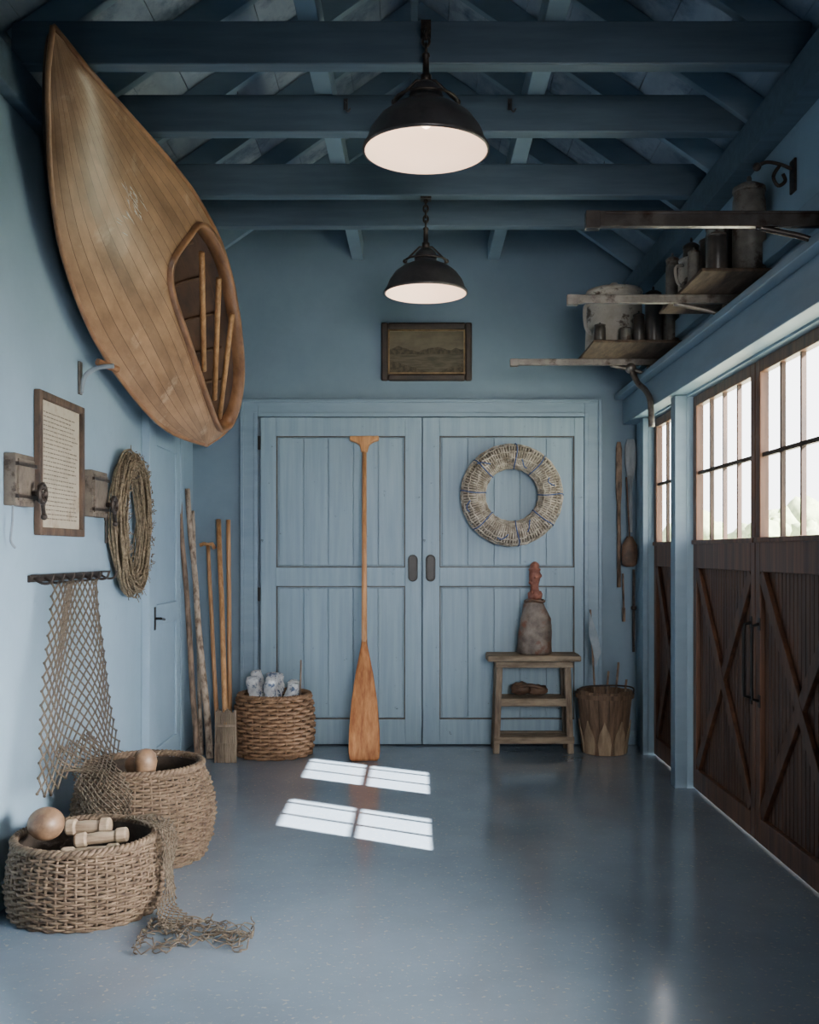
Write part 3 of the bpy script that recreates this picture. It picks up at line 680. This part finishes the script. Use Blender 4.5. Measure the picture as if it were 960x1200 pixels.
# ---------------------------------------------------------------- picture on the back wall
def pic():
    x0,x1=(447-490)/160,(553-490)/160; z0=1.4+(648-447)/160; z1=1.4+(648-379)/160; y=7.499; t=.05
    e=thing('framed_picture',((x0+x1)/2,y,z0),'dark framed faint sepia landscape engraving above the blue door','picture')
    MB().box(x0,x0+t,y-.04,y,z0,z1).box(x1-t,x1,y-.04,y,z0,z1).box(x0+t,x1-t,y-.04,y,z0,z0+t).box(x0+t,x1-t,y-.04,y,z1-t,z1).obj('frame',FRAMED,e,bevel=.012)
    a,b,c,d=x0+t,x1-t,z0+t,z1-t; q=.012
    MB().box(a,a+q,y-.03,y,c,d).box(b-q,b,y-.03,y,c,d).box(a+q,b-q,y-.03,y,c,c+q).box(a+q,b-q,y-.03,y,d-q,d).obj('gilt_slip',GOLD,e)
    a+=q;b-=q;c+=q;d-=q; W=b-a;Hh=d-c
    MB().box(a,b,y-.012,y,c+Hh*.5,d).obj('painted_sky',SEPS,e)
    MB().box(a,b,y-.012,y,c,c+Hh*.5).obj('painted_water',SEPW,e)
    k=MB(); pts=[V((a,y-.013,c+Hh*.44))]
    for i in range(41): 
        u=i/40; pts.append(V((a+W*u,y-.013,c+Hh*(.57+.12*noise.noise(V((u*4,1,0)))+.05*noise.noise(V((u*14,2,0)))))))
    pts.append(V((b,y-.013,c+Hh*.46))); k.poly(pts,.001,(0,1,0))
    k.poly([V((a,y-.014,c)),V((a+W*.55,y-.014,c)),V((a+W*.3,y-.014,c+Hh*.14)),V((a,y-.014,c+Hh*.3))],.001,(0,1,0))
    k.poly([V((b,y-.014,c)),V((b,y-.014,c+Hh*.22)),V((a+W*.8,y-.014,c+Hh*.12)),V((a+W*.66,y-.014,c))],.001,(0,1,0))
    k.obj('painted_shoreline',SEPD,e,kind='stuff')
pic()
# ---------------------------------------------------------------- rope ring
def ring():
    cx,cz=(598-490)/160.5,1.4+(648-581)/161; cy=7.35; R=.277; r=.086
    e=thing('rope_ring',(cx,cy,cz-.37),'pale rope-wrapped ring with fine blue bands on the blue door','life ring')
    pts=[(cx+R*math.cos(a*math.pi/32),cy,cz+R*math.sin(a*math.pi/32)) for a in range(64)]
    MB().tube(pts,r*.92,16,closed=True,flat=.95).obj('core',RINGC,e,smooth=True)
    def tor(a,b,rr): 
        q=R+rr*math.cos(b); return (cx+q*math.cos(a),cy-rr*.92*math.sin(b),cz+q*math.sin(a))
    w=MB(); turns=104; n=turns*12
    w.tube([tor(2*math.pi*k/n+.005*math.sin(k*.9),2*math.pi*k*turns/n,r*(.97+.015*math.sin(k*.37))) for k in range(n)],.0062,5,closed=True)
    for j in range(11):
        b0=2*math.pi*j/11
        w.tube([tor(2*math.pi*k/160,b0+.05*math.sin(k*1.1+j*2)+.12*math.sin(k*.13+j),r*(1.015+.015*math.sin(k*.8+j))) for k in range(160)],.005,5,closed=True)
    w.obj('rope_wrap',ROPE,e,smooth=True)
    for j in range(8):
        a0=j*2*math.pi/8+random.uniform(-.15,.15)
        MB().tube([tor(a0+.02*math.sin(k*.6+j),2*math.pi*k/24,r*1.075) for k in range(24)],.0045,5,closed=True).obj('blue_cord',BLUE,e,smooth=True,label='fine faded blue cord band')
    for j in range(6):
        a0=j*2*math.pi/6+random.uniform(-.2,.2); b0=random.uniform(.5,2.3)
        MB().tube([tor(a0+k*.018,b0+.4*math.sin(k*.2+j),r*1.07) for k in range(14)],.0045,5).obj('blue_cord',BLUE,e,smooth=True,label='fine faded blue cord strand')
    MB().tube([(cx,7.44,cz+.24),(cx,7.26,cz+.235),(cx,7.24,cz+.25)],.005,6).obj('peg',IRON,e)
ring()
# ---------------------------------------------------------------- bench
def bench():
    x0,x1,y0,y1=.52,1.10,7.12,7.40
    e=thing('rustic_bench',(.81,7.26,0),'rustic weathered wooden bench standing before the blue door','bench')
    t=MB() 
    for i in range(3):
        a=y0-.02+i*.105; t.box(x0-.03+random.uniform(-.01,.01),x1+.03+random.uniform(-.01,.01),a,a+.10,.645,.685)
    t.obj('seat',OLDW,e,bevel=.008)
    for x in (x0+.05,x1-.06):
        for y in (y0+.03,y1-.05):
            sx=-.025 if x<.8 else .025
            MB().obox((x+sx,y,0),(x,y,.645),.045,.045,up=(0,1,0)).obj('leg',OLDWV,e,bevel=.007)
    MB().box(x0+.03,x1-.03,y0+.01,y0+.035,.33,.385).box(x0+.03,x1-.03,y1-.05,y1-.02,.33,.385).box(x0+.03,x1-.03,y0+.035,y1-.05,.36,.38).obj('middle_shelf',OLDW,e,bevel=.006)
    MB().box(x0+.01,x1-.01,y0+.005,y0+.045,.07,.12).box(x0+.02,x1-.02,y1-.06,y1-.02,.07,.12).box(x0+.03,x1-.03,y0+.05,y0+.13,.09,.115).box(x0+.03,x1-.03,y0+.14,y0+.21,.09,.115).obj('lower_shelf',OLDW,e,bevel=.006)
    MB().box(x0+.02,x1-.02,y0+.005,y0+.03,.60,.64).obj('apron',OLDW,e,bevel=.005)
bench()
def sack():
    cx,cy=P(627,768,7.24).x,7.25; z=.686
    e=thing('leather_bottle',(cx,cy,z),'mottled grey-brown bell-shaped leather bottle with rusty carved stopper','bottle')
    prof=[(.11,0),(.124,.01),(.127,.05),(.124,.1),(.118,.15),(.112,.2),(.105,.25),(.096,.29),(.088,.32),(.078,.35),(.062,.38),(.045,.395)]
    mb=MB().lathe(prof,(cx,cy,z),36,sy=.8)
    for v_ in mb.v: 
        d=(v_-V((cx,cy,v_.z))).normalized() if (v_-V((cx,cy,v_.z))).length>1e-6 else V((0,0,0))
        q=noise.noise(v_*10)*.02+noise.noise(v_*28)*.009; 
        if v_.z<z+.002: q=0
        v_+=d*q
    mb.obj('body',RUST,e,smooth=True,label='rough rust-marked leather body')
    MB().tube([(cx+.068*math.cos(a*math.pi/10),cy+.056*math.sin(a*math.pi/10),z+.372+.006*math.sin(a)) for a in range(20)],.009,6,closed=True).obj('strap',LEATH,e,smooth=True,label='dark leather strap')
    n=MB(); n.lathe([(.045,.385),(.05,.41),(.044,.43),(.034,.45),(.028,.47),(.030,.49),(.038,.52),(.043,.545),(.04,.57),(.036,.585),(.046,.592),(.042,.602),(.028,.61),(.03,.625),(.024,.64),(.01,.652)],(cx,cy,z),20)
    n.ball((cx-.026,cy-.026,z+.50),.015,jit=.4).ball((cx+.03,cy-.02,z+.55),.016,jit=.4).ball((cx-.02,cy-.03,z+.44),.018,jit=.4).ball((cx+.002,cy-.042,z+.545),.010).ball((cx+.034,cy-.02,z+.43),.016,jit=.4)
    for v_ in n.v: q=noise.noise(v_*34); v_.x+=q*.014; v_.y+=q*.008
    n.obj('stopper',RUSTR,e,smooth=True,label='lumpy rust-red stopper')
sack()
cx=.79
put(MB().ball((cx-.06,7.26,.44),.06,18,12,(1.2,.9,.75),.4).ball((cx+.06,7.25,.43),.052,18,12,(1.3,1,.7),.4).tube(cr([(cx-.1,7.22,.45),(cx,7.20,.47),(cx+.1,7.22,.44)],4),.012,6),'leather_bundle',LEATH,'dark crumpled leather bundle on the bench shelf','bundle',smooth=True)
SCAL=mat('scallop_wood',(120,100,80),(162,140,114),rough=.7,scale=(24,24,4),bump=.4)
def bucket():
    cx,cy=1.31,7.19; Hh=.44
    e=thing('wooden_bucket',(cx,cy,0),'worn tapered wooden bucket with pointed stave trim at its base','bucket')
    n=16; w=MB()
    for k in range(n):
        a0=2*math.pi*k/n+.01; a1=2*math.pi*(k+1)/n-.01; b=len(w.v)
        for z,r in ((0,.145),(Hh,.195)):
            for a in (a0,(a0+a1)/2,a1):
                for dr in (0,-.016): w.v.append(V((cx+(r+dr)*math.cos(a),cy+(r+dr)*math.sin(a),z+(.006*math.sin(k*5) if z else 0))))
        for i in range(2):
            p=b+i*2; w.f+=[(p,p+2,p+8,p+6),(p+1,p+7,p+9,p+3),(p+6,p+8,p+9,p+7),(p,p+1,p+3,p+2)]
        w.f+=[(b,b+6,b+7,b+1),(b+4,b+5,b+11,b+10)]
    w.obj('staves',BUCK,e)
    MB().lathe([(.001,.02),(.14,.02)],(cx,cy,0),20,cap=False).obj('bottom',WICKD,e)
    MB().lathe([(.199,.0),(.203,.0),(.205,.03),(.199,.03)],(cx,cy,Hh-.05),32,cap=False).obj('hoop',BUCK,e,label='wooden hoop')
    s=MB()
    for k in range(9):
        a=2*math.pi*(k+.5)/9; pts=[]
        def pp(da,z): 
            r=.150+.05*z/Hh; return V((cx+r*math.cos(a+da),cy+r*math.sin(a+da),z))
        for da,z in ((-.26,.005),(-.30,.08),(-.22,.15),(-.10,.19),(0,.24),(.10,.19),(.22,.15),(.30,.08),(.26,.005)): pts.append(pp(da,z))
        s.poly(pts,.008,(math.cos(a),math.sin(a),0))
    s.obj('pointed_trim',SCAL,e,label='pale pointed stave trim around the bottom')
    MB().tube(cr([(cx-.2,cy,Hh-.03),(cx-.17,cy-.1,Hh+.03),(cx,cy-.16,Hh+.05),(cx+.17,cy-.1,Hh+.03),(cx+.2,cy,Hh-.03)],6),.006,6).obj('handle',IRON,e,smooth=True)
bucket()
e=thing('small_pennant',(1.24,7.2,.04),'thin stick with pale folded cloth standing in the bucket','pennant')
MB().tube([(1.26,7.18,.05),(1.215,7.22,1.0)],.007,6).obj('stick',DARKP,e)
MB().poly([V((1.21,7.2,.98)),V((1.26,7.19,.84)),V((1.285,7.18,.70)),V((1.245,7.18,.60)),V((1.225,7.19,.74)),V((1.20,7.2,.82))],.012,(0,1,0)).obj('cloth',GREYCL,e,bevel=.003)
for a,b in (((1.36,7.2,.06),(1.43,7.30,.62)),((1.30,7.24,.06),(1.37,7.36,.55)),((1.40,7.14,.06),(1.45,7.12,.52))):
    put(MB().tube([a,b],.008,6),'kindling_stick',DARKP,'dark thin stick standing in the wooden bucket','stick','sticks in the bucket')
# ---------------------------------------------------------------- hangings in right back corner
def hang_oar(x,z0,z1,m,label,bw):
    e=thing('hanging_oar',(x,7.47,z0),label,'oar','hanging oars')
    zb=z1-(z1-z0)*.42
    MB().tube([(x,7.465,z0),(x,7.465,zb+.02)],.014,8).obj('shaft',m,e,smooth=True)
    MB().poly([V((x+q,7.46,z)) for q,z in ((-.012,zb-.05),(-bw,zb+.1),(-bw,z1-.05),(-bw*.6,z1),(bw*.6,z1),(bw,z1-.05),(bw,zb+.1),(.012,zb-.05))],.014,(0,1,0)).obj('blade',m,e,bevel=.004)
hang_oar(1.465,1.15,2.21,DARKP,'narrow brown wooden oar hanging in the corner',.022)
hang_oar(1.55,1.55,2.23,mat('grey_oar',(116,122,128),(160,162,162),rough=.7,scale=(20,20,4)),'weathered grey flat oar hanging in the corner',.040)
e=thing('leather_pouch',(1.53,7.42,1.28),'small brown leather pouch hanging in the corner','pouch')
MB().lathe([(.03,0),(.055,.02),(.06,.09),(.055,.16),(.03,.2),(.02,.22)],(1.53,7.40,1.30),16,sy=.5).obj('bag',LEATH,e,smooth=True)
MB().tube([(1.53,7.40,1.5),(1.515,7.44,1.95)],.006,6).obj('strap',LEATH,e)
put(MB().tube([(1.50,7.46,.98),(1.495,7.47,1.25)],.007,6).tube([(1.50,7.46,1.0),(1.50,7.46,.9)],.012,6),'hanging_stick',DARKP,'thin dark stick hanging in the corner','stick')
put(MB().tube([(1.57,7.45,.68),(1.57,7.45,1.28)],.010,6).ball((1.57,7.45,1.0),.02),'hanging_tool',IRON,'slim dark hand tool hanging in the corner','tool')
# ---------------------------------------------------------------- rack arms & shelves with jars
ZA=2.66
def arm(y,x0,label,m,h=.05):
    e=thing('rack_arm',(XR-.01,y,ZA-.15),label,'rack arm','rack arms')
    MB().box(x0,XR-.001,y-.015,y+.015,ZA-h,ZA-.001).box(x0-.012,x0+.04,y-.02,y+.02,ZA-h-.008,ZA-.0005).box(x0+.06,XR-.001,y-.019,y-.015,ZA-.012,ZA-.002).obj('bar',m,e,bevel=.003)
    MB().tube(cr([(XR-.35,y,ZA-h),(XR-.2,y,ZA-h-.03),(XR-.12,y,ZA-h-.05),(XR-.102,y,ZA-h-.005)],5),.012,8).obj('brace',m,e,smooth=True)
    return e
arm(3.78,.63,'long dark worn steel rack arm projecting from the wall',STEELD,.058); arm(5.0,.74,'worn steel rack arm projecting from the wall beside the jars',STEEL,.042); e=arm(6.65,.61,'worn steel rack arm projecting from the wall at the corner',STEEL,.042)
MB().tube(cr([(1.38,6.65,2.60),(1.42,6.62,2.5),(1.455,6.55,2.44),(1.475,6.5,2.36),(1.478,6.48,2.2)],6),.020,8).ball((1.38,6.65,2.60),.036).obj('curved_brace',STEEL,e,smooth=True,label='pale curved steel brace')
def shelf(y0,y1,x0,label):
    o=put(MB().box(x0,XR-.001,y0,y1,ZA,ZA+.016),'shelf_board',SHELFW,label,'shelf',bevel=.003); o['group']='shelf boards'
shelf(6.13,6.78,1.05,'weathered wooden shelf board carrying the large enamel pot'); shelf(4.58,5.4,1.27,'weathered wooden shelf board carrying jars and canisters')
ZS=ZA+.0165
def pot(x,y,r,h,m,label,cat='pot',name='storage_pot',lid=True,jit=0):
    e=thing(name,(x,y,ZS),label,cat)
    prof=[(.9,0),(1,.04),(1.0,.75),(.97,.86),(.9,.92),(.93,.94),(.93,.97)]
    mb=MB().lathe([(a*r,b*h) for a,b in prof],(x,y,ZS),28)
    for v_ in mb.v:
        if jit and v_.z>ZS+.001: q=noise.noise(v_*7); v_.x+=q*jit; v_.y+=q*jit
    mb.obj('body',m,e,smooth=True)
    if lid:
        MB().lathe([(.98*r,.965*h),(1.0*r,.98*h),(.96*r,1.02*h),(.5*r,1.07*h),(.15*r,1.09*h),(.16*r,1.13*h),(.1*r,1.16*h)],(x,y,ZS),28).obj('lid',m if m!=JAR else DARKC,e,smooth=True)
    return e
e=pot(1.24,6.47,.18,.37,ENAM,'large cracked off-white enamel pot with a rounded lid on the shelf','pot','enamel_pot',True,.03)
MB().tube(cr([(1.24-.165,6.42,ZS+.28),(1.24-.205,6.36,ZS+.24),(1.24-.195,6.36,ZS+.12),(1.24-.15,6.40,ZS+.09)],5),.012,8).obj('handle',ENAM,e,smooth=True)
for x,y,r,h,m,l,c,n in (
 (1.535,6.22,.05,.28,GREYC,'grey tin canister on the shelf','canister','tin_canister'),
 (1.425,6.20,.05,.29,DARKC,'tall dark ceramic jar on the shelf','jar','storage_jar'),
 (1.335,6.19,.035,.16,DARKC,'small dark ceramic jar on the shelf','jar','storage_jar'),
 (1.255,6.185,.035,.08,GREYC,'small grey tin canister on the shelf','canister','tin_canister'),
 (1.10,6.19,.035,.10,DARKC,'small dark ceramic jar on the shelf','jar','storage_jar'),
 (1.53,6.34,.05,.28,GREYC,'grey tin canister on the shelf','canister','tin_canister'),
 (1.48,6.45,.045,.26,DARKC,'dark ceramic storage jar on the shelf','jar','storage_jar'),
 (1.53,6.56,.05,.25,DARKC,'dark ceramic storage jar on the shelf','jar','storage_jar'),
 (1.49,6.68,.05,.2,DARKC,'squat dark ceramic jar on the shelf','jar','storage_jar'),
 (1.53,5.32,.045,.32,DARKC,'dark ceramic storage jar on the shelf','jar','storage_jar'),
 (1.42,5.32,.045,.31,DARKC,'dark ceramic storage jar on the shelf','jar','storage_jar'),
 (1.32,5.31,.035,.24,GREYC,'slim grey tin canister on the shelf','canister','tin_canister'),
 (1.52,5.18,.05,.34,GREYC,'grey tin canister on the shelf','canister','tin_canister'),
 (1.51,5.05,.045,.34,DARKC,'tall dark ceramic jar on the shelf','jar','storage_jar'),
 (1.50,4.93,.045,.27,JAR,'clear glass jar with dark lid on the shelf','jar','glass_jar'),
 (1.395,4.92,.045,.22,DARKC,'squat dark ceramic jar on the shelf','jar','storage_jar'),
 (1.31,4.86,.03,.15,GREYC,'slim grey tin canister on the shelf','canister','tin_canister'),
 (1.50,4.81,.045,.30,DARKC,'tall dark ceramic jar on the shelf','jar','storage_jar'),
 (1.39,4.79,.045,.24,JAR,'clear glass jar with dark lid on the shelf','jar','glass_jar'),
 (1.51,4.67,.075,.38,GREYC,'tall grey metal canister on the shelf','canister','tin_canister'),
 (1.36,4.66,.045,.17,DARKC,'squat dark ceramic jar on the shelf','jar','storage_jar')):
    pot(x,y,r,h,m,l,c,n)
e=pot(1.38,5.13,.075,.19,ENAM,'small white enamel jug with handle on the shelf','jug','enamel_jug')
MB().tube(cr([(1.315,5.08,ZS+.15),(1.27,5.05,ZS+.13),(1.28,5.05,ZS+.06),(1.32,5.08,ZS+.04)],5),.008,6).obj('handle',ENAM,e,smooth=True)
put(MB().tube(cr([(1.28,4.97,ZS+.012),(1.29,4.96,ZS+.03),(1.30,4.98,ZS+.02),(1.31,4.97,ZS+.045)],5),.010,8).ball((1.31,4.97,ZS+.045),.018),'rusty_fitting',RUST,'small rusty iron fitting lying on the shelf','fitting',smooth=True)
e=thing('scroll_bracket',(1.55,4.35,2.92),'dark iron scroll bracket fixed to the blue wall','bracket')
MB().box(1.588,1.599,4.32,4.38,2.93,3.07).obj('plate',IRON,e,bevel=.003)
MB().tube(cr([(1.59,4.35,3.03),(1.54,4.35,3.05),(1.48,4.35,3.06),(1.44,4.35,3.04)],5),.008,8).tube(cr([(1.54,4.35,3.05),(1.51,4.35,3.00),(1.53,4.35,2.96),(1.56,4.35,2.98),(1.55,4.35,3.01)],5),.008,8).ball((1.44,4.35,3.04),.018).obj('scroll',IRON,e,smooth=True)
# ---------------------------------------------------------------- outside
g=MB().box(xo+.3,60,-20,70,-.3,-.12).obj('ground',GRASS); struct(g,'pale grassy ground outside the garage doors','ground')
for i,(x,y,h) in enumerate(((10.6,30,2.9),(14.0,36,3.6),(9.4,35,2.6))):
    e=thing('tree',(x,y,-.12),'leafy green tree standing outside the windows','tree','trees outside')
    MB().tube([(x,y,-.12),(x+.1,y,h*.6)],.12,8).obj('trunk',BARK,e)
    mb=MB()
    for k in range(9): mb.ball((x+random.uniform(-.8,.8),y+random.uniform(-.6,.6),h*.62+random.uniform(-.5,.5)),random.uniform(.4,.7),14,9,jit=.7)
    mb.obj('crown',FOL,e,smooth=True)
SX,SY=1.06,-.6; AZ=3.66
def M(y,z): return V((1.66+SX*(AZ-z),y+SY*(AZ-z),AZ))
for y0,y1,l in ((5.62,8.3,'broad unseen timber board added to block sun outside the garage doors'),(4.48,4.985,'narrow unseen timber board added to block sun outside the garage doors')):  # added boards, out of view, that narrow the sun patches on the floor
    p0=M(y0,1.3);p1=M(y1,1.3);p2=M(y1,2.45);p3=M(y0,2.45); k_=-SY/SX
    q0=V((1.76,p3.y+(p3.x-1.76)*k_,AZ)); q1=V((1.76,p2.y+(p2.x-1.76)*k_,AZ))
    put(MB().poly([q0,q1,p1,p0],.04,(0,0,1)),'sun_blocker',OLDW,l,'sun blocker','sun blockers')
# ---------------------------------------------------------------- lights
def area(name,loc,target,sx,sy,e,col,spread=math.pi):
    l=bpy.data.lights.new(name,'AREA'); l.shape='RECTANGLE'; l.size=sx; l.size_y=sy; l.energy=e; l.color=col; l.spread=spread
    o=bpy.data.objects.new(name,l); bpy.context.collection.objects.link(o); o.location=loc
    o.rotation_euler=(V(target)-V(loc)).to_track_quat('-Z','Y').to_euler(); return o
area('side_fill',(1.5,2.7,1.05),(-1.65,4.4,.45),1.6,.8,82,(1,.98,.96),math.radians(70))  # added fill lamp inside the room, before a solid wall
area('front_fill',(1.0,-.7,1.8),(.0,7,1.3),1.4,1.2,24,(1,.98,.96),math.radians(50))  # added fill lamp behind the camera; the front wall has no opening
s=bpy.data.lights.new('sun','SUN'); s.energy=95; s.angle=.009; s.color=(1,.98,.95)
so=bpy.data.objects.new('sun',s); bpy.context.collection.objects.link(so); so.rotation_euler=V((-SX,-SY,-1)).to_track_quat('-Z','Y').to_euler(); so.location=(8,0,8)
wd=bpy.data.worlds.new('sky'); bpy.context.scene.world=wd; wd.use_nodes=True
bg=wd.node_tree.nodes['Background']; bg.inputs[0].default_value=(.95,.97,1,1); bg.inputs[1].default_value=7.0
# ---------------------------------------------------------------- camera
cd=bpy.data.cameras.new('camera'); cam=bpy.data.objects.new('camera',cd); bpy.context.collection.objects.link(cam)
cam.location=(0,0,CH); cam.rotation_euler=(math.pi/2,0,0)
cd.sensor_fit='VERTICAL'; cd.sensor_height=36; cd.sensor_width=28.8; cd.lens=36*F/1200
cd.shift_x=-10/1200; cd.shift_y=48/1200; cd.clip_start=.05
bpy.context.scene.camera=cam
